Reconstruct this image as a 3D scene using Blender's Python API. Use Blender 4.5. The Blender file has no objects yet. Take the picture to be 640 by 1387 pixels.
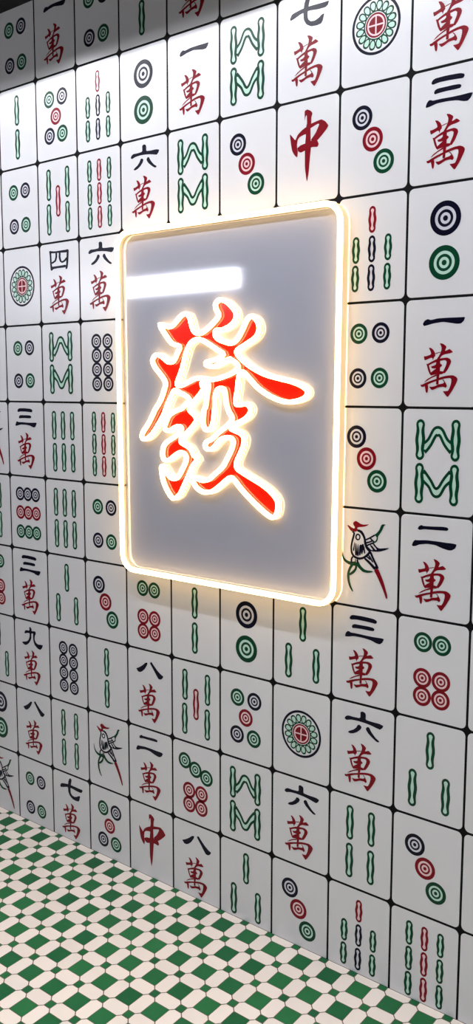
import bpy, math, json, random
from mathutils import Matrix, Vector
from mathutils.geometry import tessellate_polygon

# ------------------------------------------------------------------ data (tile-local outlines, one tile height = 1)
D = json.loads(r'''{"wan":[[[0.2091,0.5256],[0.2324,0.5265],[0.2825,0.5107],[0.2776,0.4864],[0.2553,0.4471],[0.2849,0.4531],[0.3108,0.4766],[0.3242,0.5036],[0.327,0.5261],[0.3128,0.5394],[0.3021,0.5675],[0.2983,0.545],[0.2835,0.5412],[0.2439,0.5558],[0.2187,0.5647],[0.2118,0.5454]],[[0.322,0.5019],[0.3777,0.4874],[0.378,0.495],[0.3223,0.5105]],[[0.3659,0.4101],[0.4013,0.4173],[0.4329,0.439],[0.4353,0.452],[0.421,0.484],[0.4494,0.4729],[0.4675,0.465],[0.5052,0.4942],[0.4729,0.5049],[0.4178,0.5128],[0.3914,0.5256],[0.3695,0.554],[0.3617,0.5712],[0.3389,0.5723],[0.3435,0.5526],[0.3604,0.5295],[0.3742,0.5059],[0.3856,0.476],[0.3868,0.4474]],[[0.2452,0.5988],[0.297,0.5729],[0.3383,0.5552],[0.4003,0.5453],[0.4465,0.5413],[0.4777,0.5562],[0.4888,0.5831],[0.4552,0.6519],[0.4255,0.6864],[0.4045,0.6779],[0.4383,0.6068],[0.4425,0.5759],[0.4215,0.5635],[0.3494,0.5776],[0.2977,0.5939],[0.2562,0.6137]],[[0.2365,0.5932],[0.261,0.5968],[0.2693,0.6293],[0.2855,0.6751],[0.2967,0.6966],[0.2777,0.6973],[0.2576,0.6597],[0.2435,0.6135]],[[0.2838,0.6197],[0.3192,0.6131],[0.3396,0.596],[0.3455,0.6191],[0.341,0.6388],[0.3148,0.6395],[0.2938,0.6375]],[[0.2814,0.6776],[0.3153,0.6538],[0.346,0.6334],[0.353,0.6898],[0.3009,0.6989],[0.2854,0.7059]],[[0.3363,0.5583],[0.3778,0.553],[0.3774,0.6721],[0.3724,0.711],[0.3671,0.7404],[0.3685,0.7833],[0.3404,0.7874],[0.344,0.7341],[0.3422,0.6769],[0.3362,0.6204]],[[0.3685,0.5875],[0.4024,0.6116],[0.3701,0.6387]],[[0.3688,0.6618],[0.427,0.6691],[0.405,0.6912],[0.3698,0.6941]],[[0.2183,0.7635],[0.2493,0.7359],[0.2909,0.7138],[0.3447,0.69],[0.3452,0.7071],[0.2913,0.7262],[0.2341,0.7593]],[[0.1806,0.7864],[0.2019,0.7852],[0.2292,0.7716],[0.2815,0.7526],[0.344,0.7341],[0.3954,0.7154],[0.4518,0.7046],[0.5081,0.7014],[0.5411,0.7157],[0.5581,0.7378],[0.546,0.7717],[0.5125,0.8335],[0.4635,0.9029],[0.4422,0.8823],[0.4099,0.8442],[0.441,0.8462],[0.4667,0.8423],[0.4858,0.7995],[0.4947,0.7602],[0.4939,0.7366],[0.4782,0.7265],[0.427,0.7319],[0.3673,0.7471],[0.303,0.7659],[0.2509,0.7878],[0.209,0.8094],[0.1875,0.8048]],[[0.2187,0.776],[0.2403,0.7874],[0.2582,0.7849],[0.2623,0.8132],[0.2582,0.8525],[0.249,0.8655],[0.2369,0.8508],[0.2306,0.8179]],[[0.2705,0.8043],[0.3043,0.8071],[0.3407,0.797],[0.3612,0.7844],[0.4078,0.7776],[0.426,0.7664],[0.4013,0.7375],[0.4191,0.7426],[0.4472,0.7842],[0.4519,0.7998],[0.4401,0.8177],[0.419,0.8046],[0.3672,0.8094],[0.326,0.8299],[0.2999,0.8366],[0.2837,0.8217]]],"n2":[[[0.1912,0.1392],[0.2042,0.1161],[0.2301,0.1013],[0.2513,0.1087],[0.3449,0.1055],[0.4472,0.0976],[0.498,0.1002],[0.5136,0.1145],[0.5011,0.1316],[0.4687,0.1329],[0.3459,0.1374],[0.2627,0.1389],[0.2105,0.1506]],[[0.1354,0.3017],[0.1453,0.2747],[0.1659,0.2505],[0.1924,0.2515],[0.2868,0.2407],[0.4007,0.241],[0.4927,0.2444],[0.5633,0.2443],[0.5935,0.2485],[0.5989,0.259],[0.5849,0.2884],[0.5505,0.3109],[0.5153,0.313],[0.4539,0.301],[0.3813,0.2779],[0.2983,0.2746],[0.2147,0.2893],[0.1729,0.3101],[0.1432,0.3142]]],"n3":[[[0.2081,0.1245],[0.2233,0.0993],[0.2493,0.0889],[0.3479,0.0859],[0.4301,0.089],[0.4911,0.0927],[0.5268,0.1047],[0.5322,0.1216],[0.5175,0.1392],[0.4719,0.136],[0.3901,0.1314],[0.2867,0.13],[0.2241,0.1401]],[[0.2382,0.2105],[0.2462,0.191],[0.2721,0.1795],[0.35,0.1794],[0.4321,0.1783],[0.4882,0.1825],[0.5058,0.1974],[0.4941,0.2172],[0.4433,0.2196],[0.3714,0.2173],[0.2886,0.2203],[0.2469,0.2255]],[[0.159,0.3153],[0.169,0.2861],[0.1898,0.2643],[0.2109,0.2652],[0.2269,0.2744],[0.3105,0.2728],[0.4139,0.2768],[0.5158,0.2762],[0.5862,0.2728],[0.6162,0.2765],[0.5972,0.3155],[0.5677,0.3386],[0.5273,0.3342],[0.4659,0.3145],[0.3734,0.3055],[0.2695,0.3054],[0.1962,0.3226],[0.1645,0.3253]]],"n1":[[[0.1877,0.2316],[0.2054,0.2035],[0.2376,0.1887],[0.2705,0.1997],[0.34,0.1876],[0.4461,0.1859],[0.5403,0.1875],[0.6126,0.1872],[0.5984,0.221],[0.5734,0.2433],[0.5319,0.2443],[0.4688,0.2341],[0.3945,0.2214],[0.2985,0.2315],[0.234,0.246],[0.2014,0.2514]]],"n6":[[[0.1693,0.1885],[0.1856,0.1632],[0.2149,0.1495],[0.2786,0.152],[0.3609,0.1465],[0.3595,0.0804],[0.3881,0.0696],[0.417,0.08],[0.4251,0.0993],[0.4234,0.149],[0.4996,0.154],[0.5843,0.1533],[0.6312,0.1648],[0.618,0.1932],[0.5905,0.2141],[0.548,0.2058],[0.4911,0.1941],[0.4146,0.185],[0.3278,0.1816],[0.25,0.187],[0.1914,0.2033]],[[0.2136,0.3276],[0.2329,0.3091],[0.2814,0.2853],[0.3148,0.2549],[0.3335,0.2213],[0.3577,0.219],[0.3793,0.2378],[0.3635,0.2672],[0.3256,0.3021],[0.2822,0.3256],[0.2432,0.3351]],[[0.4273,0.239],[0.4459,0.2176],[0.4679,0.2208],[0.4926,0.2615],[0.5411,0.309],[0.5888,0.3377],[0.5797,0.3501],[0.5514,0.3471],[0.5035,0.3183],[0.4551,0.2834],[0.4315,0.2551]]],"n8":[[[0.1525,0.2599],[0.1985,0.2423],[0.2616,0.2042],[0.3185,0.1577],[0.3523,0.153],[0.3465,0.1812],[0.301,0.2444],[0.2553,0.2814],[0.221,0.2971],[0.1867,0.295],[0.1696,0.2783]],[[0.3938,0.1528],[0.4084,0.1323],[0.4252,0.1339],[0.4584,0.1669],[0.5246,0.2238],[0.5794,0.2578],[0.6232,0.2737],[0.6012,0.3071],[0.5682,0.3243],[0.5352,0.3205],[0.4967,0.2766],[0.447,0.2143]]],"n7":[[[0.156,0.2107],[0.1791,0.1752],[0.2098,0.1665],[0.3128,0.1499],[0.4083,0.1475],[0.538,0.1514],[0.6221,0.1517],[0.607,0.1884],[0.5774,0.2027],[0.4895,0.2003],[0.3951,0.1881],[0.2993,0.1948],[0.2139,0.2216],[0.1649,0.233]],[[0.3286,0.1085],[0.3515,0.0653],[0.3758,0.0503],[0.4013,0.0718],[0.3853,0.1254],[0.3708,0.2032],[0.3749,0.2595],[0.4038,0.288],[0.451,0.2948],[0.4987,0.2809],[0.5347,0.2581],[0.5677,0.2526],[0.5506,0.3146],[0.5322,0.338],[0.485,0.3437],[0.414,0.3384],[0.3555,0.3062],[0.3236,0.2578],[0.3176,0.1855]]],"n9":[[[0.2219,0.187],[0.2444,0.1516],[0.2755,0.1424],[0.3367,0.1399],[0.335,0.0932],[0.3575,0.08],[0.3865,0.112],[0.3853,0.1395],[0.434,0.1313],[0.4642,0.1301],[0.4776,0.155],[0.4517,0.1985],[0.4473,0.2461],[0.4697,0.2851],[0.517,0.304],[0.571,0.2983],[0.6222,0.2968],[0.6115,0.3259],[0.5865,0.3577],[0.556,0.3734],[0.5026,0.3613],[0.444,0.3249],[0.4162,0.2672],[0.4128,0.2052],[0.4169,0.1654],[0.3778,0.1721],[0.3748,0.2432],[0.3421,0.296],[0.2912,0.3405],[0.2412,0.3597],[0.1983,0.3532],[0.1623,0.3279],[0.2,0.3172],[0.2683,0.3052],[0.3125,0.2737],[0.3366,0.2263],[0.3413,0.1744],[0.2861,0.1784],[0.2424,0.1953]]],"n4":[[[0.1915,0.1005],[0.2213,0.0958],[0.2325,0.1116],[0.2354,0.1932],[0.2388,0.2602],[0.2489,0.3055],[0.2778,0.3226],[0.2356,0.3452],[0.2122,0.336],[0.2057,0.2575],[0.2014,0.1533]],[[0.1976,0.0974],[0.3033,0.1106],[0.4431,0.1085],[0.5179,0.1081],[0.5524,0.1039],[0.569,0.12],[0.5339,0.1422],[0.442,0.1377],[0.3024,0.1326],[0.2201,0.129]],[[0.535,0.1096],[0.5715,0.1129],[0.5668,0.1851],[0.5587,0.2572],[0.5448,0.329],[0.5212,0.349],[0.4988,0.3326],[0.511,0.3116],[0.5187,0.2538],[0.5269,0.1816]],[[0.2257,0.2925],[0.2965,0.2944],[0.4134,0.2928],[0.506,0.2893],[0.528,0.3167],[0.4703,0.323],[0.3541,0.3212],[0.2718,0.3258],[0.2357,0.3415]],[[0.3144,0.1265],[0.3139,0.1765],[0.2942,0.2213],[0.2272,0.2425],[0.2462,0.2626],[0.3224,0.2365],[0.3485,0.1821],[0.3494,0.1293]],[[0.3799,0.1245],[0.3752,0.1916],[0.3953,0.2433],[0.441,0.2649],[0.499,0.2521],[0.5483,0.216],[0.5196,0.1995],[0.4748,0.2328],[0.4396,0.2414],[0.4283,0.2349],[0.4122,0.1925],[0.4169,0.1284]]],"zhong":[[[0.3453,0.1096],[0.3773,0.0997],[0.4225,0.1219],[0.4428,0.1489],[0.4284,0.1852],[0.4273,0.2474],[0.4199,0.2852],[0.4234,0.3876],[0.4268,0.4195],[0.4276,0.4746],[0.4187,0.5519],[0.4038,0.7077],[0.3848,0.7884],[0.3764,0.7674],[0.3566,0.6534],[0.3545,0.4948],[0.3565,0.4161],[0.3655,0.3389],[0.3645,0.2681],[0.3771,0.231],[0.373,0.1521],[0.3581,0.1651],[0.3486,0.2065]],[[0.166,0.2982],[0.1921,0.3223],[0.2286,0.364],[0.2389,0.3657],[0.2639,0.3222],[0.3093,0.2902],[0.3645,0.2641],[0.3848,0.2793],[0.3805,0.3335],[0.3503,0.3325],[0.2897,0.3462],[0.2645,0.3698],[0.2579,0.4163],[0.2604,0.4525],[0.269,0.4896],[0.2614,0.5401],[0.2304,0.5155],[0.1989,0.4708],[0.1827,0.4045]],[[0.4143,0.2452],[0.4788,0.2329],[0.5475,0.2216],[0.5968,0.2494],[0.6335,0.2943],[0.6174,0.3185],[0.5597,0.3708],[0.5013,0.4158],[0.4266,0.4038],[0.4314,0.3889],[0.4804,0.3422],[0.5093,0.2925],[0.5236,0.2639],[0.5088,0.2575],[0.4793,0.2657],[0.4149,0.2883]],[[0.2603,0.4485],[0.3009,0.4271],[0.3666,0.4178],[0.4266,0.4038],[0.5012,0.408],[0.5216,0.4502],[0.5072,0.4753],[0.4425,0.4651],[0.4126,0.4762],[0.3523,0.4865],[0.3069,0.4993],[0.271,0.4819]]],"bird":[["r",[[0.1596,0.1789],[0.1804,0.1796],[0.2172,0.2001],[0.2484,0.2086],[0.2553,0.1929],[0.232,0.1659],[0.2337,0.1454],[0.2622,0.1278],[0.288,0.1369],[0.3191,0.1534],[0.3549,0.1588],[0.4204,0.1483],[0.3856,0.1717],[0.3452,0.1825],[0.2994,0.1886],[0.2791,0.1994],[0.2896,0.209],[0.2798,0.232],[0.2491,0.2412],[0.2282,0.2327],[0.2128,0.2386],[0.1916,0.2185]]],["k",[[0.2178,0.244],[0.2382,0.2555],[0.2258,0.2969],[0.2118,0.3479],[0.2033,0.4039],[0.2106,0.4599],[0.2433,0.5016],[0.3045,0.5184],[0.3625,0.5037],[0.4117,0.4692],[0.4522,0.4212],[0.4311,0.4085],[0.3929,0.4539],[0.3519,0.4829],[0.308,0.4944],[0.2592,0.4831],[0.2322,0.4514],[0.2249,0.402],[0.2329,0.3494],[0.2478,0.2997],[0.2604,0.25],[0.2286,0.2311]]],["k",[[0.2798,0.2315],[0.316,0.242],[0.3411,0.2666],[0.3592,0.3013],[0.364,0.345],[0.3828,0.3909],[0.4256,0.4301],[0.4479,0.4112],[0.4081,0.3752],[0.3905,0.3371],[0.3832,0.294],[0.365,0.2533],[0.3357,0.2183],[0.2896,0.2086]]],["k",[[0.323,0.285],[0.3202,0.3006],[0.3117,0.3138],[0.2991,0.3219],[0.2849,0.3234],[0.272,0.3179],[0.2629,0.3066],[0.2594,0.2915],[0.2623,0.2759],[0.2709,0.2627],[0.2835,0.2546],[0.2976,0.2532],[0.3105,0.2587],[0.3195,0.2701]]],["w",[[0.3077,0.2875],[0.3063,0.296],[0.3022,0.3032],[0.2962,0.3076],[0.2893,0.3083],[0.2831,0.3052],[0.2786,0.2989],[0.2769,0.2906],[0.2783,0.2821],[0.2824,0.2749],[0.2885,0.2705],[0.2953,0.2698],[0.3016,0.2729],[0.306,0.2792]]],["k",[[0.2506,0.3452],[0.2328,0.4354],[0.2528,0.4354],[0.2581,0.3453]]],["k",[[0.264,0.3532],[0.2586,0.4783],[0.2887,0.4745],[0.274,0.352]]],["k",[[0.2901,0.3592],[0.2816,0.4798],[0.3091,0.4768],[0.2976,0.3584]]],["k",[[0.3106,0.3627],[0.3068,0.4717],[0.3268,0.4711],[0.3429,0.3619]]],["k",[[0.3362,0.3529],[0.3324,0.4556],[0.3497,0.4551],[0.3659,0.3524]]],["k",[[0.3466,0.3725],[0.3683,0.4489],[0.3828,0.445],[0.3685,0.3667]]],["k",[[0.3826,0.317],[0.433,0.2914],[0.4975,0.2523],[0.4882,0.2394],[0.4242,0.2781],[0.3745,0.3032]]],["k",[[0.3764,0.349],[0.4326,0.3322],[0.4686,0.3121],[0.4599,0.2988],[0.4264,0.3176],[0.372,0.3337]]],["k",[[0.3936,0.3731],[0.4386,0.3524],[0.4883,0.3296],[0.4811,0.3155],[0.4314,0.3383],[0.3864,0.359]]],["k",[[0.4273,0.2898],[0.4555,0.3135],[0.4845,0.331],[0.495,0.3183],[0.4671,0.3016],[0.4399,0.2785]]],["g",[[0.478,0.25],[0.5074,0.227],[0.5364,0.1937],[0.5504,0.1577],[0.5646,0.1348],[0.6088,0.1332],[0.5848,0.1527],[0.5709,0.1903],[0.5471,0.2273],[0.5231,0.2602],[0.521,0.2952],[0.5047,0.3204],[0.4749,0.3306],[0.4696,0.3207],[0.4914,0.3114],[0.504,0.2943],[0.5084,0.2704],[0.4961,0.2568]]],["k",[[0.4214,0.411],[0.4819,0.4156],[0.5417,0.4088],[0.6104,0.3854],[0.6568,0.3587],[0.6099,0.3664],[0.5409,0.3775],[0.5107,0.366],[0.4748,0.3288],[0.46,0.3392],[0.5154,0.3917],[0.4965,0.3964],[0.4472,0.3493],[0.4303,0.3582],[0.4715,0.401],[0.4464,0.402],[0.4022,0.3665],[0.3862,0.377]]],["k",[[0.3639,0.5001],[0.4316,0.5484],[0.4891,0.6007],[0.5073,0.5845],[0.4475,0.5333],[0.3811,0.4829]]],["k",[[0.4255,0.4234],[0.4689,0.5018],[0.5201,0.5858],[0.5417,0.5737],[0.4887,0.4914],[0.4479,0.4126]]],["k",[[0.3866,0.4734],[0.4381,0.507],[0.4493,0.4945],[0.3979,0.4609]]],["k",[[0.3973,0.5116],[0.4847,0.5759],[0.4965,0.5638],[0.4093,0.4995]]],["k",[[0.4099,0.4557],[0.4651,0.5284],[0.4797,0.519],[0.4246,0.4464]]],["k",[[0.4836,0.5763],[0.5191,0.5912],[0.5328,0.5695],[0.4974,0.5546]]],["r",[[0.4812,0.5974],[0.5308,0.5762],[0.5674,0.6435],[0.6093,0.7343],[0.6416,0.8349],[0.6423,0.8655],[0.6276,0.8677],[0.6012,0.8056],[0.5594,0.7235],[0.5176,0.6499]]],["g",[[0.1005,0.4356],[0.107,0.5069],[0.136,0.552],[0.1936,0.5802],[0.2797,0.5841],[0.2836,0.536],[0.2037,0.5475],[0.1556,0.5327],[0.1241,0.5004],[0.1068,0.4342]]],["g",[[0.2684,0.5578],[0.3047,0.5978],[0.3565,0.635],[0.4152,0.638],[0.473,0.6195],[0.4722,0.611],[0.4172,0.612],[0.3738,0.6068],[0.3318,0.5756],[0.3046,0.5344]]],["g",[[0.224,0.5538],[0.189,0.6156],[0.1699,0.6759],[0.178,0.75],[0.2034,0.8114],[0.2386,0.8506],[0.2496,0.8437],[0.2246,0.8011],[0.2056,0.7424],[0.2004,0.6742],[0.2146,0.6224],[0.2564,0.5674]]],["g",[[0.2669,0.5566],[0.2645,0.6077],[0.2359,0.6384],[0.1916,0.6741],[0.2063,0.6904],[0.2586,0.6564],[0.2885,0.6117],[0.292,0.555]]],["k",[[0.23,0.4859],[0.2107,0.5174],[0.2113,0.5596],[0.2316,0.5572],[0.2305,0.5191],[0.2475,0.4928]]],["k",[[0.2632,0.5132],[0.264,0.5488],[0.274,0.5476],[0.2733,0.512]]],["k",[[0.281,0.5162],[0.2849,0.5558],[0.3049,0.5522],[0.301,0.5126]]]],"d2":[["k",0.3879,0.307,0.1529],["g",0.3871,0.6955,0.1529]],"d4":[["g",0.2592,0.2958,0.0982],["k",0.5034,0.2942,0.0982],["k",0.2569,0.7241,0.0982],["g",0.5007,0.7221,0.0982]],"d3":[["k",0.2541,0.2927,0.1112],["r",0.3725,0.5035,0.1112],["g",0.4961,0.7181,0.1112]],"d6":[["g",0.2814,0.2314,0.0982],["g",0.4796,0.2331,0.0982],["r",0.284,0.5848,0.0982],["r",0.4822,0.586,0.0982],["r",0.286,0.7649,0.0982],["r",0.4824,0.7651,0.0982]],"d5":[["g",0.2596,0.2783,0.1008],["k",0.5039,0.2791,0.1008],["r",0.3805,0.4944,0.1008],["k",0.2545,0.7123,0.1008],["g",0.498,0.7139,0.1008]],"d7":[["g",0.2026,0.2389,0.0996],["g",0.3743,0.3127,0.0996],["g",0.5489,0.3716,0.0996],["r",0.2723,0.5931,0.0996],["r",0.4708,0.5913,0.0996],["r",0.2734,0.7713,0.0996],["r",0.4676,0.7699,0.0996]],"d8":[["k",0.2884,0.2508,0.0912],["k",0.4883,0.2534,0.0912],["k",0.2893,0.4229,0.0912],["k",0.4906,0.4258,0.0912],["k",0.2913,0.5942,0.0912],["k",0.4908,0.5966,0.0912],["k",0.291,0.7683,0.0912],["k",0.4931,0.7688,0.0912]],"d9":[["k",0.2177,0.2434,0.0947],["k",0.3821,0.2421,0.0947],["k",0.5479,0.2422,0.0947],["r",0.216,0.4965,0.0947],["r",0.385,0.4953,0.0947],["r",0.5553,0.493,0.0947],["g",0.2124,0.7618,0.0947],["g",0.3874,0.7588,0.0947],["g",0.5538,0.7599,0.0947]],"b3":[["g",0.3926,0.2896,0.1892,0.0507],["g",0.2096,0.7118,0.1937,0.0523],["g",0.5677,0.7124,0.189,0.0497]],"b4":[["g",0.258,0.2954,0.189,0.0497],["g",0.516,0.2947,0.1859,0.0479],["g",0.2572,0.7108,0.191,0.05],["g",0.5158,0.7084,0.1879,0.0482]],"b5":[["g",0.2148,0.2952,0.1918,0.0502],["g",0.57,0.2948,0.188,0.0481],["r",0.3895,0.5055,0.1909,0.0492],["g",0.2079,0.7154,0.1939,0.0504],["g",0.5651,0.7145,0.1899,0.0484]],"b6":[["g",0.2098,0.2981,0.1873,0.0495],["g",0.3866,0.2978,0.1856,0.0486],["g",0.5662,0.2988,0.1839,0.0477],["g",0.2142,0.7133,0.1891,0.0497],["g",0.3914,0.7091,0.1873,0.0487],["g",0.5704,0.7088,0.1856,0.0479]],"b7":[["r",0.3867,0.2343,0.1241,0.0453],["k",0.3874,0.5057,0.125,0.0454],["k",0.3842,0.7734,0.126,0.0456],["g",0.2096,0.5054,0.1266,0.0466],["g",0.2055,0.7725,0.1276,0.0468],["g",0.5636,0.5032,0.1235,0.0443],["g",0.5604,0.7721,0.1244,0.0445]],"b9":[["g",0.2186,0.237,0.1307,0.0456],["g",0.2194,0.5108,0.1316,0.0457],["g",0.2192,0.7849,0.1326,0.0459],["r",0.3894,0.2395,0.1292,0.0444],["r",0.3898,0.5106,0.1301,0.0447],["r",0.3914,0.7832,0.131,0.0448],["g",0.564,0.241,0.1276,0.0434],["g",0.5641,0.5125,0.1286,0.0436],["g",0.5664,0.785,0.1294,0.0437]],"b2":[["g",0.3756,0.2905,0.1878,0.0526],["g",0.375,0.7064,0.1896,0.0529]],"b8":[[[0.1955,0.1473],[0.1944,0.4465]],[[0.5552,0.1447],[0.5559,0.4432]],[[0.2201,0.3881],[0.2887,0.3203],[0.3409,0.2332],[0.3741,0.2161],[0.4101,0.2311],[0.462,0.3139],[0.5344,0.3803]],[[0.1946,0.556],[0.1965,0.856]],[[0.553,0.5544],[0.5556,0.8556]],[[0.2116,0.6099],[0.3006,0.7002],[0.3428,0.7611],[0.3766,0.7841],[0.4125,0.7562],[0.4597,0.6853],[0.5382,0.6043]]],"flower":[0.3845,0.4956,0.2594],"fa":[[3.7655,4.1018],[3.9147,4.1389],[4.0035,4.1007],[4.0916,4.0283],[4.1687,4.0045],[4.2219,4.0414],[4.2535,4.132],[4.2909,4.2021],[4.366,4.2282],[4.45,4.2013],[4.5605,4.1313],[4.6478,4.0481],[4.6154,3.9797],[4.6065,3.919],[4.6696,3.8827],[4.7589,3.9077],[4.8247,3.9534],[4.8861,4.0213],[4.8862,4.0931],[4.8249,4.1552],[4.7084,4.1985],[4.615,4.2008],[4.5967,4.2473],[4.642,4.2959],[4.7409,4.3299],[4.825,4.3465],[4.9114,4.3029],[4.9871,4.1978],[5.0432,4.1074],[5.1083,4.0749],[5.1787,4.1276],[5.2049,4.2064],[5.1648,4.2898],[5.0534,4.3504],[4.9116,4.4185],[4.9117,4.4619],[4.9785,4.5212],[5.0918,4.5951],[5.2774,4.6759],[5.4586,4.7198],[5.6357,4.7557],[5.7748,4.8046],[5.8303,4.8597],[5.7849,4.9221],[5.6379,4.9582],[5.4964,4.9482],[5.3336,4.8926],[5.1861,4.8113],[5.0924,4.7319],[5.0168,4.6663],[4.9636,4.647],[4.9313,4.7019],[4.9123,4.8332],[4.8875,4.958],[4.9126,4.9974],[4.9988,4.9891],[5.051,4.9898],[5.0944,5.0359],[5.0774,5.0962],[5.008,5.1512],[4.9114,5.1898],[4.8278,5.2272],[4.8278,5.2545],[4.8849,5.276],[4.9681,5.3047],[5.0051,5.3535],[4.9966,5.4282],[4.9475,5.5254],[4.9032,5.6094],[4.9087,5.6749],[4.9833,5.7172],[5.1236,5.7769],[5.2617,5.8356],[5.3809,5.9079],[5.4569,5.9865],[5.466,6.0659],[5.4416,6.1417],[5.3998,6.1696],[5.3319,6.1485],[5.2117,6.0774],[5.0721,5.9793],[4.9483,5.8812],[4.8677,5.8038],[4.8228,5.7818],[4.7684,5.8073],[4.6586,5.8869],[4.5657,5.9466],[4.4907,5.9661],[4.4115,5.9668],[4.3248,5.9301],[4.2726,5.875],[4.2553,5.824],[4.3167,5.8202],[4.4121,5.8427],[4.5065,5.8213],[4.5831,5.7655],[4.6588,5.7123],[4.7175,5.6604],[4.7503,5.6103],[4.7865,5.5533],[4.8315,5.4758],[4.8547,5.3928],[4.8225,5.3557],[4.7685,5.3479],[4.6685,5.3789],[4.567,5.4729],[4.5162,5.489],[4.4651,5.4784],[4.4482,5.4408],[4.4825,5.4013],[4.5504,5.3736],[4.6411,5.3038],[4.7685,5.2247],[4.8366,5.1549],[4.8223,5.1077],[4.7954,5.0742],[4.7649,5.0134],[4.7505,4.9524],[4.7407,4.8852],[4.7227,4.8309],[4.6684,4.8201],[4.6228,4.8447],[4.5989,4.9132],[4.5913,5.0094],[4.5814,5.0958],[4.5643,5.1966],[4.5338,5.2579],[4.4863,5.2769],[4.4404,5.2566],[4.4185,5.1874],[4.4327,5.0605],[4.4559,5.0249],[4.475,4.914],[4.4996,4.7762],[4.4477,4.7375],[4.4008,4.7621],[4.4193,4.8313],[4.3625,4.9008],[4.2477,4.9995],[4.2147,5.0491],[4.234,5.0789],[4.2947,5.12],[4.3204,5.1769],[4.2591,5.2488],[4.1619,5.3289],[4.0813,5.4003],[4.0988,5.4348],[4.1785,5.4668],[4.2434,5.5068],[4.2745,5.5636],[4.3301,5.6062],[4.2738,5.6736],[4.2026,5.7881],[4.1305,5.9105],[4.0577,6.0237],[3.9847,6.0729],[3.9263,6.06],[3.8572,5.9821],[3.8027,5.8921],[3.7761,5.7866],[3.7713,5.7227],[3.8141,5.7204],[3.8777,5.8074],[3.9505,5.8495],[4.027,5.8315],[4.0962,5.7419],[4.1595,5.634],[4.1511,5.5693],[4.08,5.5399],[3.9896,5.5793],[3.8979,5.6364],[3.8243,5.6374],[3.7916,5.5858],[3.8076,5.4921],[3.8636,5.4344],[3.9553,5.3851],[4.046,5.3364],[4.0912,5.2791],[4.0647,5.2474],[3.9928,5.2597],[3.9016,5.3042],[3.8287,5.2773],[3.8422,5.2204],[3.9036,5.1273],[4.0126,5.0734],[4.1022,5.0462],[4.1733,4.9875],[4.2153,4.9577],[4.1713,4.9088],[4.0744,4.8712],[3.9902,4.8431],[3.946,4.8959],[3.8953,4.9748],[3.8318,5.0835],[3.8309,5.0959],[3.7369,5.2229],[3.6419,5.3318],[3.5462,5.4018],[3.4658,5.4046],[3.4668,5.3438],[3.5679,5.227],[3.6604,5.0934],[3.6605,5.0862],[3.7644,4.9617],[3.8226,4.8462],[3.8477,4.7603],[3.7883,4.6813],[3.688,4.587],[3.6442,4.5073],[3.7002,4.4438],[3.7911,4.4629],[3.8904,4.5259],[3.9737,4.5203],[4.0394,4.4232],[4.0693,4.3569],[3.9522,4.3199],[3.8542,4.221]],"fa_hole":[[4.0653,4.7963],[4.0304,4.7609],[4.106,4.6066],[4.1849,4.3989],[4.2618,4.3111],[4.3563,4.2867],[4.468,4.3243],[4.6327,4.4102],[4.714,4.4593],[4.6143,4.5113],[4.4764,4.536],[4.4763,4.5702],[4.5959,4.5856],[4.7229,4.5335],[4.8122,4.5083],[4.8116,4.5137],[4.8927,4.5559],[4.9215,4.6072],[4.8446,4.6574],[4.708,4.7003],[4.5589,4.7284],[4.4292,4.7139],[4.3162,4.7132],[4.1821,4.7614]],"frame":[[3.0886,3.0354],[6.2029,3.052],[6.1808,7.0007],[3.1171,6.9932]]}''')
U = 0.25            # metres per tile height
W = 0.76208         # tile width in tile heights
Y0 = 10.938         # tile rows from the top line down to the floor
random.seed(7)
SC = bpy.context.scene
COL = SC.collection


def P(x, y, z=0.0):
    """wall units (right, down, out of the wall) -> metres"""
    return Vector((x * U, -z * U, (Y0 - y) * U))


# ------------------------------------------------------------------ materials
def mat(name, col, rough=0.5, spec=0.5, emit=None, strength=0.0, coat=0.0, noise=0.0, metal=0.0, nscale=6.0):
    m = bpy.data.materials.new(name)
    m.use_nodes = True
    nt = m.node_tree
    b = nt.nodes['Principled BSDF']
    b.inputs['Base Color'].default_value = (*col, 1)
    b.inputs['Roughness'].default_value = rough
    b.inputs['Specular IOR Level'].default_value = spec
    b.inputs['Coat Weight'].default_value = coat
    b.inputs['Coat Roughness'].default_value = 0.05
    b.inputs['Metallic'].default_value = metal
    if emit:
        b.inputs['Emission Color'].default_value = (*emit, 1)
        b.inputs['Emission Strength'].default_value = strength
    if noise:
        tc = nt.nodes.new('ShaderNodeTexCoord')
        n = nt.nodes.new('ShaderNodeTexNoise')
        n.inputs['Scale'].default_value = nscale
        n.inputs['Detail'].default_value = 5
        mx = nt.nodes.new('ShaderNodeMix')
        mx.data_type = 'RGBA'
        mx.inputs['A'].default_value = (*[c * (1 - noise) for c in col], 1)
        mx.inputs['B'].default_value = (*[min(1, c * (1 + noise)) for c in col], 1)
        nt.links.new(tc.outputs['Object'], n.inputs['Vector'])
        nt.links.new(n.outputs['Fac'], mx.inputs['Factor'])
        nt.links.new(mx.outputs['Result'], b.inputs['Base Color'])
    return m


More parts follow.
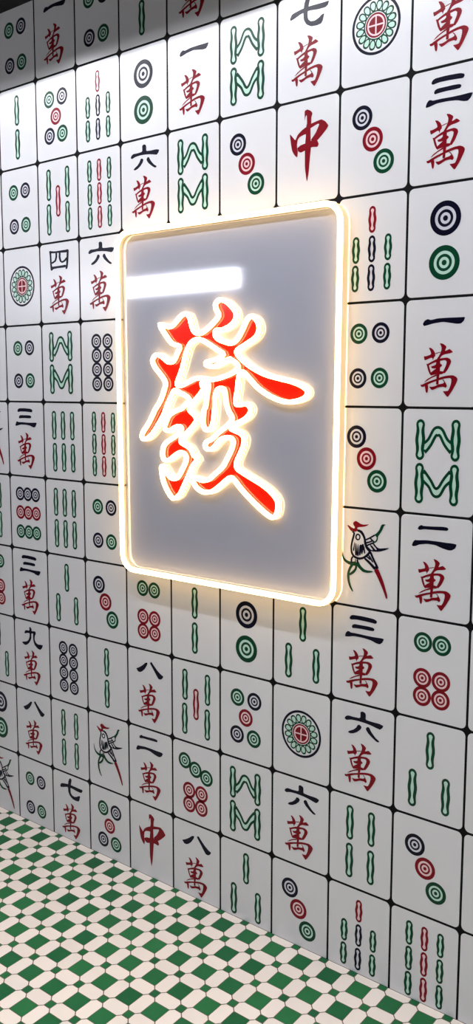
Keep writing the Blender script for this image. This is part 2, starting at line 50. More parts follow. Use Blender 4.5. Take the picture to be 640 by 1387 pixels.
def tile_mat(name, col, rough, spec, var, hue=None):
    """floor tile material: a little tone change from tile to tile (face attribute 'tone') and light mottling"""
    m = mat(name, col, rough, spec)
    nt = m.node_tree
    b = nt.nodes['Principled BSDF']
    at = nt.nodes.new('ShaderNodeAttribute')
    at.attribute_name = 'tone'
    tc = nt.nodes.new('ShaderNodeTexCoord')
    n = nt.nodes.new('ShaderNodeTexNoise')
    n.inputs['Scale'].default_value = 22
    n.inputs['Detail'].default_value = 6
    nt.links.new(tc.outputs['Object'], n.inputs['Vector'])
    ad = nt.nodes.new('ShaderNodeMath')
    ad.operation = 'MULTIPLY_ADD'
    ad.inputs[1].default_value = 0.45
    nt.links.new(n.outputs['Fac'], ad.inputs[0])
    nt.links.new(at.outputs['Fac'], ad.inputs[2])
    mx = nt.nodes.new('ShaderNodeMix')
    mx.data_type = 'RGBA'
    h = hue or (1, 1, 1)
    mx.inputs['A'].default_value = (*[c * (1 - var) for c in col], 1)
    mx.inputs['B'].default_value = (*[min(1, c * (1 + var) * k) for c, k in zip(col, h)], 1)
    nt.links.new(ad.outputs[0], mx.inputs['Factor'])
    nt.links.new(mx.outputs['Result'], b.inputs['Base Color'])
    return m


M = {
    'face': mat('tile_white', (0.78, 0.78, 0.80), 0.22, 0.5, noise=0.02),
    'grout': mat('grout_black', (0.004, 0.004, 0.005), 0.6, 0.1, noise=0.2),
    'plaster': mat('plaster', (0.22, 0.23, 0.26), 0.7, 0.3, noise=0.04),
    'ceil': mat('ceiling_black', (0.012, 0.012, 0.016), 0.8, 0.2, noise=0.3),
    'k': mat('print_navy', (0.002, 0.002, 0.013), 0.3, 0.16),
    'g': mat('print_green', (0.0015, 0.048, 0.020), 0.3, 0.16),
    'r': mat('print_red', (0.21, 0.0025, 0.010), 0.3, 0.16),
    'gl': mat('print_pale_green', (0.52, 0.75, 0.64), 0.25, 0.45),
    'rl': mat('print_pale_pink', (0.84, 0.60, 0.62), 0.25, 0.45),
    'kl': mat('print_pale_lilac', (0.66, 0.66, 0.73), 0.25, 0.45),
    'w': mat('print_white', (0.80, 0.80, 0.82), 0.25, 0.45),
    'fwhite': tile_mat('floor_cream', (0.82, 0.73, 0.655), 0.45, 0.25, 0.05),
    'fgreen': tile_mat('floor_green', (0.007, 0.125, 0.042), 0.42, 0.22, 0.28, (2.2, 1.0, 0.9)),
    'fgrout': mat('floor_grout', (0.16, 0.11, 0.08), 0.8, 0.2, noise=0.15),
    'panel': mat('panel_grey', (0.43, 0.45, 0.54), 0.05, 0.8, coat=1.0, noise=0.05, nscale=3),
    'edge': mat('panel_edge', (0.75, 0.74, 0.72), 0.3, 0.5),
    'red': mat('sign_red', (0.86, 0.012, 0.004), 0.12, 0.5),
    'lens': mat('neon_lens', (0.9, 0.85, 0.75), 0.4, 0.3, emit=(1.0, 0.64, 0.27), strength=13.0),
    'skirt': mat('neon_skirt', (0.62, 0.50, 0.34), 0.45, 0.3, emit=(1.0, 0.66, 0.30), strength=0.6),
    'clip': mat('spacer_tick_steel', (0.25, 0.20, 0.14), 0.35, 0.5, metal=0.8),
    'tube': mat('tube_white', (0.9, 0.9, 0.9), 0.4, 0.3, emit=(0.86, 0.88, 1.0), strength=34.0),
    'housing': mat('housing', (0.7, 0.7, 0.72), 0.4, 0.5),
    'spot': mat('spot_lens', (0.9, 0.9, 0.9), 0.4, 0.3, emit=(0.95, 0.95, 1.0), strength=600.0),
    'led': mat('led_strip', (0.9, 0.9, 0.9), 0.4, 0.3, emit=(0.93, 0.94, 1.0), strength=225.0),
}


# ------------------------------------------------------------------ mesh helpers
class MB:
    def __init__(s):
        s.v, s.f, s.m, s.mats, s.t = [], [], [], [], []

    def mi(s, key):
        if key not in s.mats:
            s.mats.append(key)
        return s.mats.index(key)

    def face(s, pts, key, tone=0.0):
        n = len(s.v)
        s.v += [tuple(p) for p in pts]
        s.f.append(tuple(range(n, n + len(pts))))
        s.m.append(s.mi(key))
        s.t.append(tone)

    def poly(s, pts2, z, key):
        """flat filled outline at height z off the wall (units); tessellated"""
        v3 = [Vector((x, y, 0)) for x, y in pts2]
        n = len(s.v)
        s.v += [tuple(P(x, y, z) - P(0, 0, 0)) for x, y in pts2]
        for tri in tessellate_polygon([v3]):
            s.f.append(tuple(n + i for i in tri))
            s.m.append(s.mi(key))
            s.t.append(0)

    def box(s, lo, hi, key):
        (a, b, c), (d, e, g) = lo, hi
        n = len(s.v)
        s.v += [(a, b, c), (d, b, c), (d, e, c), (a, e, c), (a, b, g), (d, b, g), (d, e, g), (a, e, g)]
        for q in ((0, 3, 2, 1), (4, 5, 6, 7), (0, 1, 5, 4), (1, 2, 6, 5), (2, 3, 7, 6), (3, 0, 4, 7)):
            s.f.append(tuple(n + i for i in q))
            s.m.append(s.mi(key))
            s.t.append(0)

    def mesh(s, name):
        me = bpy.data.meshes.new(name)
        me.from_pydata(s.v, [], s.f)
        for k in s.mats:
            me.materials.append(M[k])
        me.polygons.foreach_set('material_index', s.m)
        if any(s.t):
            a = me.attributes.new('tone', 'FLOAT', 'FACE')
            a.data.foreach_set('value', s.t)
        me.update()
        return me

    def build(s, name, parent=None, loc=None):
        return link(name, s.mesh(name), parent, loc)


def link(name, me, parent=None, loc=None):
    o = bpy.data.objects.new(name, me)
    COL.objects.link(o)
    if parent:
        o.parent = parent
    if loc is not None:
        o.location = loc
    return o


def chaikin(p, q=0.22):
    out = []
    n = len(p)
    for i in range(n):
        a, b = p[i], p[(i + 1) % n]
        out.append((a[0] * (1 - q) + b[0] * q, a[1] * (1 - q) + b[1] * q))
        out.append((a[0] * q + b[0] * (1 - q), a[1] * q + b[1] * (1 - q)))
    return out


def catmull(p, n=4):
    out = []
    L = len(p)
    for i in range(L):
        a, b, c, d = p[i - 1], p[i], p[(i + 1) % L], p[(i + 2) % L]
        for k in range(n):
            t = k / n
            out.append(tuple(0.5 * (2 * b[j] + (c[j] - a[j]) * t + (2 * a[j] - 5 * b[j] + 4 * c[j] - d[j]) * t * t
                                    + (3 * b[j] - a[j] - 3 * c[j] + d[j]) * t ** 3) for j in (0, 1)))
    return out


# ------------------------------------------------------------------ printed motifs
L1, L2, L3 = 0.0012, 0.0022, 0.0032     # print layers off the tile face (units): 0.3 - 0.8 mm


def ring(mb, cx, cy, r1, r0, z, key, n=36):
    for i in range(n):
        a, b = 2 * math.pi * i / n, 2 * math.pi * (i + 1) / n
        o = P(0, 0, 0)
        pt = lambda r, t: P(cx + r * math.cos(t), cy - r * math.sin(t), z) - o
        if r0 > 0:
            mb.face([pt(r0, a), pt(r1, a), pt(r1, b), pt(r0, b)], key)
        else:
            mb.face([pt(0, 0), pt(r1, a), pt(r1, b)], key)


def dot(mb, key, cx, cy, r):
    lt = {'k': 'kl', 'g': 'gl', 'r': 'rl'}[key]
    for r1, r0, c in ((1.0, .68, key), (.68, .50, lt), (.50, .33, key), (.33, .16, lt), (.16, 0, key)):
        ring(mb, cx, cy, r * r1, r * r0, L1, c)


def bamboo_outline(cx, cy, hl, hw, inner):
    """cane outline: two round ends, two necks and a swelling in the middle"""
    pts = []
    r = hw * (1.0 if not inner else 0.44)
    h = hl - (0 if not inner else hw * 0.52)
    def half(t):                       # t -1..1 along the cane
        if inner:
            return r * (0.62 + 0.20 * math.cos(t * math.pi * 2.0) + 0.30 * max(0, abs(t) - 0.55) / 0.45)
        return r * (0.90 + 0.10 * math.cos(t * math.pi * 2.0))
    cap = r / h
    n = 16
    for i in range(n + 1):
        t = -(1 - cap) + 2 * (1 - cap) * i / n
        pts.append((cx + half(t), cy + t * h))
    e = half(1 - cap)
    for i in range(1, 8):
        a = math.pi * i / 8
        pts.append((cx + e * math.cos(a), cy + (1 - cap) * h + r * math.sin(a)))
    for i in range(n + 1):
        t = (1 - cap) - 2 * (1 - cap) * i / n
        pts.append((cx - half(t), cy + t * h))
    e = half(-(1 - cap))
    for i in range(1, 8):
        a = math.pi * i / 8
        pts.append((cx - e * math.cos(a), cy - (1 - cap) * h - r * math.sin(a)))
    return pts


def cane(mb, key, cx, cy, hl, hw):
    lt = {'k': 'kl', 'g': 'gl', 'r': 'rl'}[key]
    mb.poly(bamboo_outline(cx, cy, hl, hw, False), L1, key)
    mb.poly(bamboo_outline(cx, cy, hl, hw, True), L2, lt)


def thick(path, wd):
    n = len(path)
    a, b = [], []
    for i in range(n):
        p, q = path[max(i - 1, 0)], path[min(i + 1, n - 1)]
        dx, dy = q[0] - p[0], q[1] - p[1]
        l = math.hypot(dx, dy) or 1
        h = (wd[i] if hasattr(wd, '__len__') else wd) / 2
        a.append((path[i][0] - dy / l * h, path[i][1] + dx / l * h))
        b.append((path[i][0] + dy / l * h, path[i][1] - dx / l * h))
    return a + b[::-1]


def open_curve(p, n=6):
    q = [p[0]] + list(p) + [p[-1]]
    out = []
    for i in range(1, len(q) - 2):
        a, b, c, d = q[i - 1], q[i], q[i + 1], q[i + 2]
        for k in range(n):
            t = k / n
            out.append(tuple(0.5 * (2 * b[j] + (c[j] - a[j]) * t + (2 * a[j] - 5 * b[j] + 4 * c[j] - d[j]) * t * t
                                    + (3 * b[j] - a[j] - 3 * c[j] + d[j]) * t ** 3) for j in (0, 1)))
    return out + [tuple(p[-1])]


def strip_quads(mb, path, wd, z, key):
    """a brush stroke along an open path as a run of quads"""
    t = thick(path, wd)
    n = len(path)
    o = P(0, 0, 0)
    for i in range(n - 1):
        q = [t[i], t[i + 1], t[2 * n - 2 - i], t[2 * n - 1 - i]]
        mb.face([P(x, y, z) - o for x, y in q], key)


def glyph(polys, key, q=0.15):
    mb = MB()
    for i, p in enumerate(polys):
        mb.poly(chaikin([tuple(a) for a in p], q), L1 + i * 0.00008, key)
    return mb


def motif_meshes():
    out = {}
    out['wan'] = [('printed_character', glyph(D['wan'], 'r', 0.18).mesh('printed_character'))]
    for k in '12346789':
        nm = 'n' + k
        out[nm] = [('printed_numeral', glyph(D[nm], 'k').mesh('printed_numeral'))] + out['wan']
    out['zhong'] = [('printed_character', glyph(D['zhong'], 'r').mesh('printed_character'))]
    for k in '23456789':
        mb = MB()
        for c, x, y, r in D['d' + k]:
            dot(mb, c, x, y, r)
        out['d' + k] = [('circle_motif', mb.mesh('circle_motif'))]
    for k in '2345679':
        mb = MB()
        for c, x, y, hl, hw in D['b' + k]:
            cane(mb, c, x, y, hl, hw)
        out['b' + k] = [('bamboo_motif', mb.mesh('bamboo_motif'))]
    # eight bamboo: four upright canes and two bent ones
    mb = MB()
    hw = 0.052
    up = [D['b8'][i] for i in (0, 1, 3, 4)]
    bent = [D['b8'][i] for i in (2, 5)]
    for p in bent:
        c = open_curve(p, 6)
        n = len(c)
        wd = [2 * hw * (0.86 + 0.14 * math.cos(4 * math.pi * i / (n - 1))) for i in range(n)]
        strip_quads(mb, c, wd, L1, 'g')
        wi = [2 * hw * 0.40 * (0.85 + 0.35 * math.cos(4 * math.pi * i / (n - 1))) * (1 if 1 < i < n - 2 else 0.3) for i in range(n)]
        strip_quads(mb, c, wi, L2, 'gl')
    for (x0, y0), (x1, y1) in up:
        cx, cy, hl = (x0 + x1) / 2, (y0 + y1) / 2, abs(y1 - y0) / 2 + 0.042
        mb.poly(bamboo_outline(cx, cy, hl, hw, False), L2 + 0.0004, 'g')
        mb.poly(bamboo_outline(cx, cy, hl, hw, True), L3, 'gl')
    out['b8'] = [('bamboo_motif', mb.mesh('bamboo_motif'))]
    # bird
    mb = MB()
    for i, (c, p) in enumerate(D['bird']):
        mb.poly(chaikin([tuple(a) for a in p], 0.2), L1 + i * 0.00006, c)
    out['bird'] = [('bird_motif', mb.mesh('bird_motif'))]
    # flower wheel
    mb = MB()
    cx, cy, R = D['flower']
    ring(mb, cx, cy, R, R * .90, L1, 'k', 56)
    ring(mb, cx, cy, R * .50, R * .45, L1, 'g', 40)
    ring(mb, cx, cy, R * .45, R * .425, L1, 'w', 40)
    ring(mb, cx, cy, R * .425, R * .36, L1, 'r', 40)
    ring(mb, cx, cy, R * .36, R * .30, L1, 'rl', 40)
    ring(mb, cx, cy, R * .30, 0, L1, 'r', 40)
    for a in (0, math.pi / 2):
        dx, dy = math.cos(a), math.sin(a)
        mb.poly(thick([(cx - dx * R * .31, cy - dy * R * .31), (cx + dx * R * .31, cy + dy * R * .31)], R * .055), L2, 'rl')
    for i in range(16):
        a = 2 * math.pi * (i + 0.5) / 16
        u, v = (math.cos(a), math.sin(a)), (-math.sin(a), math.cos(a))
        for s, z, key in ((1.0, L1 + 0.0004 + (i % 2) * 0.0002, 'g'), (0.66, L2 + 0.0006, 'gl')):
            pts = []
            for k in range(16):
                t = 2 * math.pi * k / 16
                ra = R * (.655 + s * .195 * math.cos(t))
                wi = R * s * .118 * math.sin(t) * (1.12 + .22 * math.cos(t))
                pts.append((cx + u[0] * ra + v[0] * wi, cy + u[1] * ra + v[1] * wi))
            mb.poly(pts, z, key)
    out['flower'] = [('flower_motif', mb.mesh('flower_motif'))]
    return out


MOT = motif_meshes()
NUM = {'1': 'one', '2': 'two', '3': 'three', '4': 'four', '6': 'six', '7': 'seven', '8': 'eight', '9': 'nine'}
CN = {'2': 'two', '3': 'three', '4': 'four', '5': 'five', '6': 'six', '7': 'seven', '8': 'eight', '9': 'nine'}
DESC = {'zhong': 'white tile printed with one large red character', 'bird': 'white tile printed with a black, red and green bird',
        'flower': 'white tile printed with a green flower wheel', 'b8': 'white tile printed with green bamboo in a W above an M'}
for k, v in NUM.items():
    DESC['n' + k] = 'white tile printed with navy numeral %s above a red character' % v
for k, v in CN.items():
    DESC['d' + k] = 'white tile printed with %s ringed circles' % v
    DESC.setdefault('b' + k, 'white tile printed with %s bamboo canes' % v)
DESC['wan'] = 'white tile printed with a red character'
DESC[''] = 'blank white tile'

# grid: row -> {column: motif}
GRID = {
    0: {1: 'd4', 2: 'n1', 3: 'd4', 4: 'b2', 5: 'wan', 6: ''},
    1: {1: 'b2', 2: 'd5', 3: 'b7', 4: 'd2', 5: 'n1', 6: 'b8', 7: 'n7', 8: 'flower', 9: 'wan'},
    2: {1: 'd4', 2: 'b5', 3: 'b9', 4: 'n6', 5: 'b8', 6: 'd3', 7: 'zhong', 8: 'd3', 9: 'n3'},
    3: {1: 'flower', 2: 'n4', 3: 'n6', 8: 'b7', 9: 'd2'},
    4: {1: 'd4', 2: 'b8', 3: 'd8', 8: 'd4', 9: 'n1'},
    5: {0: 'bird', 1: 'n3', 2: 'b6', 3: 'b9', 8: 'd3', 9: 'b8'},
    6: {0: 'b4', 1: 'd9', 2: 'b6', 3: 'd4', 8: 'bird', 9: 'n2', 10: ''},
    7: {0: 'd6', 1: 'n3', 2: 'b3', 3: 'd3', 4: 'd6', 5: 'b2', 6: 'd2', 7: 'b3', 8: 'n3', 9: 'd6', 10: ''},
    8: {0: 'b3', 1: 'n9', 2: 'd8', 3: 'b2', 4: 'n8', 5: 'b5', 6: 'd5', 7: 'flower', 8: 'n6', 9: 'b3', 10: ''},
    9: {0: 'd2', 1: 'n8', 2: 'b4', 3: 'bird', 4: 'n2', 5: 'd7', 6: 'b8', 7: 'n6', 8: 'b4', 9: 'd3', 10: ''},
    10: {0: 'bird', 1: 'd4', 2: 'n7', 3: 'd5', 4: 'zhong', 5: 'n8', 6: 'b3', 7: 'd3', 8: 'b7', 9: 'b9', 10: ''},
}


# ------------------------------------------------------------------ wall with its tiles
def rrect(x0, y0, x1, y1, r, n=5):
    pts = []
    for cx, cy, a0 in ((x1 - r, y0 + r, -90), (x1 - r, y1 - r, 0), (x0 + r, y1 - r, 90), (x0 + r, y0 + r, 180)):
        for i in range(n + 1):
            a = math.radians(a0 + 90 * i / n)
            pts.append((cx + r * math.cos(a), cy + r * math.sin(a)))
    return pts


def tile_mb(mb, ox=0.0, oy=0.0, h=1.0):
    o = P(0, 0, 0)
    g = 0.012
    outer = rrect(ox + g, oy + g, ox + W - g, oy + h - (g if h == 1 else 0), 0.05 if h == 1 else 0.05)
    if h < 1:      # cut straight by the floor
        outer = [(x, y) for x, y in rrect(ox + g, oy + g, ox + W - g, oy + h + 0.2, 0.05) if y < oy + 0.5] + [(ox + g, oy + h), (ox + W - g, oy + h)]
        top = [p for p in outer if p[1] < oy + 0.5]
        left = [p for p in top if p[0] < ox + W / 2]
        right = [p for p in top if p[0] >= ox + W / 2]
        outer = right + [(ox + W - g, oy + h), (ox + g, oy + h)] + left
    cxm, cym = ox + W / 2, oy + h / 2
    ins = [(x + (0.002 if x < cxm else -0.002), y + (0.002 if y < cym else -0.002)) for x, y in outer]
    n = len(outer)
    A = [P(x, y, -0.012) - o for x, y in outer]
    B = [P(x, y, -0.0016) - o for x, y in outer]
    C = [P(x, y, 0.0) - o for x, y in ins]
    mb.face([C[n - 1 - i] for i in range(n)], 'face')
    for i in range(n):
        j = (i + 1) % n
        mb.face([A[j], A[i], B[i], B[j]], 'face')
        mb.face([B[j], B[i], C[i], C[j]], 'face')


CEIL = (Y0 - 0.05) * U
wb = MB()
wb.box((-5.0, 0.022 * U, -0.06), (6.0, 0.16, CEIL + 0.2), 'plaster')
wall = wb.build('wall_back')
wall['kind'] = 'structure'
gb = MB()
gb.box((-6 * W * U, 0.0005, 0.0), (15 * W * U, 0.0035, CEIL - 0.001), 'grout')
gb.build('grout_board', wall)
full, cut = MB(), MB()
tile_mb(full)
tile_mb(cut, h=Y0 - 10 - 0.004)
FULL, CUT = full.mesh('mahjong_tile'), cut.mesh('mahjong_tile')
for r, row in GRID.items():
    for c, kind in row.items():
        t = link('mahjong_tile', CUT if r == 10 else FULL, wall, P(c * W, r))
        t['label'] = DESC[kind]
        for nm, me in MOT.get(kind, [] if kind != '' else []):
            link(nm, me, t)
rest = MB()
for r in range(0, 11):
    for c in range(-6, 15):
        if c in GRID[r]:
            continue
        tile_mb(rest, c * W, r, 1.0 if r < 10 else Y0 - 10 - 0.004)
ro = rest.build('blank_tile', wall, P(0, 0))
ro['kind'] = 'stuff'
ro['label'] = 'blank white tiles behind the sign and past the frame'

# ------------------------------------------------------------------ floor: long cream octagons, large and small green squares
fl = MB()
PX, PZ, SH = 0.36703, 0.39461, 0.0676
AX, BX = 0.203, 0.088
DX = (PX - AX - BX) / 4
kz = PZ / PX


def fp(x, y):      # pattern units -> metres on the floor
    zz = y * kz
    return ((x + SH * (zz - 0.4203) + 5.3642) * U, -zz * U)


G = 0.0042          # half grout line


def ftile(pts, key, h=0.0016):
    cx = sum(p[0] for p in pts) / len(pts)
    cy = sum(p[1] for p in pts) / len(pts)
    ins = []
    for x, y in pts:
        l = math.hypot(x - cx, y - cy)
        k = 1 - G * 1.3 / l
        ins.append((cx + (x - cx) * k, cy + (y - cy) * k))
    w = [fp(*p) for p in ins]
    if max(p[1] for p in w) > 0:      # clipped by the wall
        w = clip(w)
        if len(w) < 3:
            return
    w = w if sum(a[0] * b[1] - b[0] * a[1] for a, b in zip(w, w[1:] + w[:1])) > 0 else w[::-1]
    tone = random.random() * 0.75
    fl.face([(x, y, 0.0) for x, y in w], key, tone + 0.001)


def clip(w):
    out = []
    for a, b in zip(w, w[1:] + w[:1]):
        if a[1] <= 0:
            out.append(a)
        if (a[1] <= 0) != (b[1] <= 0):
            t = a[1] / (a[1] - b[1])
            out.append((a[0] + (b[0] - a[0]) * t, 0.0))
    return out


hB, hA = BX / 2, AX / 2
ZS = 0.4203 / kz           # row of small squares
for i in range(-30, 34):
    for j in range(-1, 44):
        sx, sy = i * PX, ZS + (j - 1) * PX
        lx, ly = sx + PX / 2, sy + PX / 2
        if lx * U + 5.3642 * U > 4.3:
            continue
        ftile([(sx - hB, sy - hB), (sx + hB, sy - hB), (sx + hB, sy + hB), (sx - hB, sy + hB)], 'fgreen')
        ftile([(lx - hA, ly - hA), (lx + hA, ly - hA), (lx + hA, ly + hA), (lx - hA, ly + hA)], 'fgreen')
        # cream tile between this small square and the next along the wall
        x0, x1 = sx + hB, sx + PX - hB
        yt, yb = ly - PX + hA, ly - hA
        ftile([(x0, sy - hB), (lx - hA, yt), (lx + hA, yt), (x1, sy - hB), (x1, sy + hB), (lx + hA, yb), (lx - hA, yb), (x0, sy + hB)], 'fwhite')
        # cream tile between this small square and the next away from the wall
        y0, y1 = sy + hB, sy + PX - hB
        xl, xr = lx - PX + hA, lx - hA
        ftile([(sx - hB, y0), (xl, ly - hA), (xl, ly + hA), (sx - hB, y1), (sx + hB, y1), (xr, ly + hA), (xr, ly - hA), (sx + hB, y0)], 'fwhite')
fl.box((-5.0, -7.0, -0.06), (6.0, 0.0, -0.0012), 'fgrout')
floor = fl.build('floor')
floor['kind'] = 'structure'

# ------------------------------------------------------------------ room shell
SLOT0, SLOT1 = -0.86, -0.55      # recessed light slot in the ceiling, parallel to the wall
cb = MB()
cb.box((-5.0, SLOT1, CEIL), (6.0, 0.0055, CEIL + 0.14), 'ceil')
cb.box((-5.0, -7.0, CEIL), (6.0, SLOT0, CEIL + 0.14), 'ceil')
cb.box((-5.0, SLOT0, CEIL + 0.12), (6.0, SLOT1, CEIL + 0.14), 'ceil')
ceil = cb.build('ceiling')
ceil['kind'] = 'structure'
lb = MB()
lb.box((-0.7, -0.706, CEIL + 0.066), (4.2, -0.696, CEIL + 0.070), 'led')
lb.box((-0.7, -0.716, CEIL + 0.070), (4.2, -0.686, CEIL + 0.120), 'housing')
lb.build('light_strip', ceil)
for x, k in ((0.84, 'spot'), (-0.15, 'spot')):
    b = MB()
    n = 20
    rim = [(x + 0.026 * math.cos(2 * math.pi * i / n), -0.735 + 0.026 * math.sin(2 * math.pi * i / n)) for i in range(n)]
    b.face([(a, c, CEIL + 0.075) for a, c in rim[::-1]], k)
    for i in range(n):
        p, q = rim[i], rim[(i + 1) % n]
        b.face([(*p, CEIL + 0.075), (*q, CEIL + 0.075), (*q, CEIL + 0.12), (*p, CEIL + 0.12)], 'housing')
    b.build('spot_lamp', ceil)
for nm, lo, hi in (('wall_left', (-5.1, -7.0, -0.06), (-5.0, 0.16, CEIL + 0.14)), ('wall_right', (6.0, -7.0, -0.06), (6.1, 0.16, CEIL + 0.14)),
                   ('wall_front', (-5.1, -7.1, -0.06), (6.1, -7.0, CEIL + 0.14))):
    b = MB()
    b.box(lo, hi, 'plaster')
    o = b.build(nm)
    o['kind'] = 'structure'

# ------------------------------------------------------------------ the neon sign
ZP, ZB = 0.07, 0.07 - 0.03      # panel front / back, units off the wall
SD = 0.08                           # frame strip depth
sign = bpy.data.objects.new('neon_sign', None)
COL.objects.link(sign)
FR = [tuple(p) for p in D['frame']]
scx, scy = sum(p[0] for p in FR) / 4, sum(p[1] for p in FR) / 4
sign.location = P(scx, max(p[1] for p in FR), ZB)
sign['label'] = 'glowing rounded neon sign with a red Chinese character hung on the white tiled wall'
sign['category'] = 'neon sign'
SL = sign.location.copy()


def round_quad(pts, r, n=8):
    out = []
    for i in range(4):
        p, a, b = Vector(pts[i]), Vector(pts[i - 1]), Vector(pts[(i + 1) % 4])
        u, v = (a - p).normalized(), (b - p).normalized()
        c = p + (u + v) * r
        s, e = p + u * r, p + v * r
        a0 = math.atan2(s.y - c.y, s.x - c.x)
        a1 = math.atan2(e.y - c.y, e.x - c.x)
        d = (a1 - a0 + math.pi) % (2 * math.pi) - math.pi
        for k in range(n + 1):
            t = a0 + d * k / n
            out.append((c.x + r * math.cos(t), c.y + r * math.sin(t)))
    return out


def offset(loop, d):
    out = []
    n = len(loop)
    for i in range(n):
        a, b = loop[i - 1], loop[(i + 1) % n]
        dx, dy = b[0] - a[0], b[1] - a[1]
        l = math.hypot(dx, dy) or 1
        out.append((loop[i][0] + dy / l * d, loop[i][1] - dx / l * d))
    return out


def neon_strip(loop, wd, z0, z1, lo=0.45):
    """silicone neon strip along a closed loop: flat skirts and a rounded glowing lens"""
    mb = MB()
    prof = [(-.5, 0, 's'), (-.5, lo, 'l'), (-.5, .84, 'l'), (-.36, .93, 'l'), (0, 1.0, 'l'), (.36, .93, 'l'), (.5, .84, 'l'), (.5, lo, 's'), (.5, 0, None)]
    rows = []
    for w, h, _ in prof:
        ol = offset(loop, w * wd)
        rows.append([P(x, y, z0 + (z1 - z0) * h) - SL for x, y in ol])
    n = len(loop)
    for k in range(len(prof) - 1):
        for i in range(n):
            j = (i + 1) % n
            mb.face([rows[k][i], rows[k][j], rows[k + 1][j], rows[k + 1][i]], 'skirt' if prof[k][2] == 's' else 'lens')
    return mb


def fix_normals(o):
    import bmesh
    bm = bmesh.new()
    bm.from_mesh(o.data)
    bmesh.ops.remove_doubles(bm, verts=bm.verts, dist=1e-6)
    bmesh.ops.recalc_face_normals(bm, faces=bm.faces)
    bm.to_mesh(o.data)
    bm.free()
    o.data.update()


def plate(loop, holes, z0, z1, key, side):
    mb = MB()
    allp = [loop] + holes
    flat = [p for l in allp for p in l]
    tris = tessellate_polygon([[Vector((x, y, 0)) for x, y in l] for l in allp])
    for z in (z1, z0):
        n = len(mb.v)
        mb.v += [tuple(P(x, y, z) - SL) for x, y in flat]
        for t in tris:
            mb.f.append(tuple(n + i for i in t))
            mb.m.append(mb.mi(key))
            mb.t.append(0)
    for l in allp:
        for i in range(len(l)):
            j = (i + 1) % len(l)
            mb.face([P(*l[i], z0) - SL, P(*l[j], z0) - SL, P(*l[j], z1) - SL, P(*l[i], z1) - SL], side)
    return mb


frame_loop = round_quad(FR, 0.19)
dense = frame_loop
panel_loop = round_quad([(FR[0][0] + .019, FR[0][1] + .019), (FR[1][0] - .019, FR[1][1] + .019), (FR[2][0] - .019, FR[2][1] - .019), (FR[3][0] + .019, FR[3][1] - .019)], 0.171)
pn = plate(panel_loop, [], ZB, ZP, 'panel', 'edge').build('panel', sign)
pn['label'] = 'glossy grey acrylic panel'
fix_normals(pn)
fs = neon_strip(frame_loop, 0.052, 0.012, ZP + SD, 0.70).build('border_strip', sign)
fs['label'] = 'warm white glowing border strip'
fix_normals(fs)
CH = catmull(D['fa'], 3)
HO = catmull(D['fa_hole'], 3)
ch = plate(CH, [HO], ZP + 0.0005, ZP + 0.008, 'red', 'red').build('character_plate', sign)
ch['label'] = 'red Chinese character'
fix_normals(ch)
for l in (CH, HO):
    s = neon_strip(l, 0.045, ZP + 0.006, ZP + 0.058).build('outline_strip', sign)
    s['label'] = 'warm white glowing outline of the character'
    fix_normals(s)
# stand-offs behind the panel corners
for x, y in ((FR[0][0] + .25, FR[0][1] + .25), (FR[1][0] - .25, FR[1][1] + .25), (FR[2][0] - .25, FR[2][1] - .25), (FR[3][0] + .25, FR[3][1] - .25)):
    b = MB()
    pts = [(x + .035 * math.cos(a * math.pi / 8), y + .035 * math.sin(a * math.pi / 8)) for a in range(16)]
    A = [P(px, py, 0.0005) - SL for px, py in pts]
    B = [P(px, py, ZB) - SL for px, py in pts]
    for i in range(16):
        j = (i + 1) % 16
        b.face([A[i], A[j], B[j], B[i]], 'clip')
    b.face(A[::-1], 'clip')
    b.face(B, 'clip')
    b.build('wall_spacer', sign)
# wall grout lines showing inside the border strip, stood in for by added clips
for yy in (4.02, 5.0, 5.98):
    b = MB()
    x0 = FR[0][0] + (FR[3][0] - FR[0][0]) * (yy - FR[0][1]) / (FR[3][1] - FR[0][1]) + 0.026
    lo, hi = P(x0, yy + .010, ZP) - SL, P(x0 + .012, yy - .010, ZP + .030) - SL
    b.box((lo.x, hi.y, lo.z), (hi.x, lo.y, hi.z), 'clip')
    b.build('clip', sign)

# ------------------------------------------------------------------ pendant tube lamp whose reflection shows in the panel
lamp = bpy.data.objects.new('pendant_light', None)
COL.objects.link(lamp)

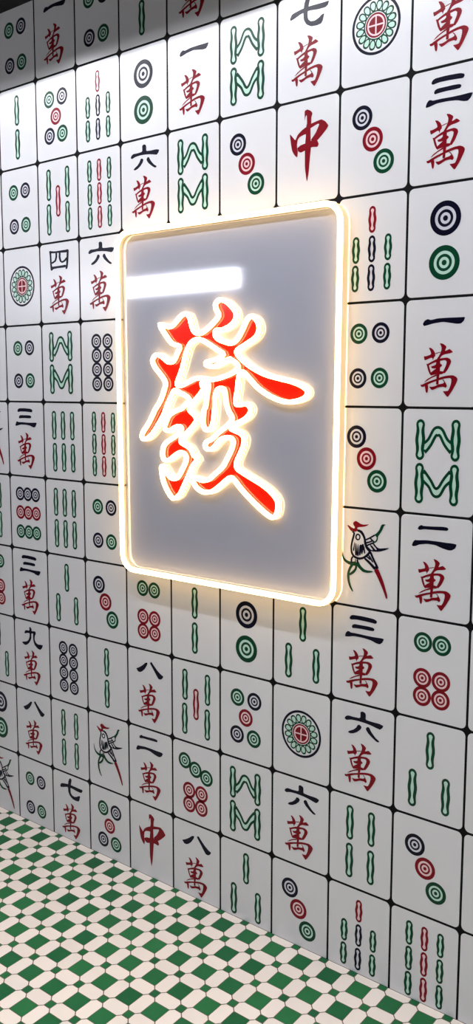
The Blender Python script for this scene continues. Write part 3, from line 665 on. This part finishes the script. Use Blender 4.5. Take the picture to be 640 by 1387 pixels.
LX0, LX1, LYY, LZ = -3.264, -1.234, -3.000, 2.264
lamp.location = ((LX0 + LX1) / 2, LYY, LZ)
LH = 0.055
b = MB()
b.box((LX0 - lamp.location.x, -0.06, LH + 0.004), (LX1 - lamp.location.x, 0.03, LH + 0.05), 'housing')
b.build('housing', lamp)
for dz in (-LH * 0.55, LH * 0.55):
    t = MB()
    n = 14
    rr = LH * 0.5
    for i in range(n):
        a0, a1 = 2 * math.pi * i / n, 2 * math.pi * (i + 1) / n
        q = lambda x, a: (x - lamp.location.x, rr * math.cos(a), dz + rr * math.sin(a))
        t.face([q(LX0, a0), q(LX0, a1), q(LX1, a1), q(LX1, a0)], 'tube')
    t.face([q(LX1, 2 * math.pi * i / n) for i in range(n)], 'housing')
    t.face([q(LX0, -2 * math.pi * i / n) for i in range(n)], 'housing')
    t.build('tube', lamp)
for x in (LX0 + 0.2, LX1 - 0.2):
    b = MB()
    b.box((x - lamp.location.x - 0.004, -0.019, LH + 0.05), (x - lamp.location.x + 0.004, -0.011, CEIL - LZ), 'housing')
    b.build('hanging_rod', lamp)

lamp['label'] = 'long white twin tube pendant light over the room opposite the sign'
lamp['category'] = 'ceiling light'


# ------------------------------------------------------------------ lamps of the room
def area(name, loc, size, sy, energy, col, rot=(0, 0, 0), spread=math.pi):
    l = bpy.data.lights.new(name, 'AREA')
    l.shape = 'RECTANGLE'
    l.size, l.size_y, l.energy, l.color = size, sy, energy, col
    l.spread = spread
    o = bpy.data.objects.new(name, l)
    COL.objects.link(o)
    o.location, o.rotation_euler = loc, rot
    return o



for x, y, e, a in ((0.7, -1.6, 3, 95), (1.9, -1.4, 5, 95), (0.5, -2.5, 10, 95), (2.0, -2.6, 13, 95), (3.0, -1.3, 12, 130)):
    area('downlight', (x, y, CEIL - 0.004), 0.4, 0.4, e, (0.96, 0.97, 1.0), spread=math.radians(a))


w = bpy.data.worlds.new('World')
SC.world = w
w.use_nodes = True
w.node_tree.nodes['Background'].inputs[0].default_value = (0.75, 0.80, 1.0, 1)
w.node_tree.nodes['Background'].inputs[1].default_value = 0.02

# ------------------------------------------------------------------ camera
cam = bpy.data.cameras.new('camera')
co = bpy.data.objects.new('camera', cam)
COL.objects.link(co)
Rm = [[0.767825, -0.001433, 0.640658], [0.084342, 0.99152, -0.098865], [-0.635084, 0.129945, 0.761435]]
Cp = [11.36082, 4.83179, -7.84965]
b3 = lambda v: Vector((v[0], v[2], -v[1]))
right, down, fwd = b3(Rm[0]), b3(Rm[1]), b3(Rm[2])
mw = Matrix.Identity(4)
for i in range(3):
    mw[i][0], mw[i][1], mw[i][2] = right[i], -down[i], -fwd[i]
    mw[i][3] = P(Cp[0], Cp[1], -Cp[2])[i]
co.matrix_world = mw
cam.sensor_fit = 'VERTICAL'
cam.sensor_height = 36.0
cam.sensor_width = 36.0
cam.lens = 1267.960 / 1387.0 * 36.0
cam.clip_start = 0.02
SC.camera = co
vs = SC.view_settings
vs.view_transform = 'Standard'
vs.look = 'None'
vs.gamma = 1.0
vs.use_curve_mapping = False
vs.exposure = 0.0
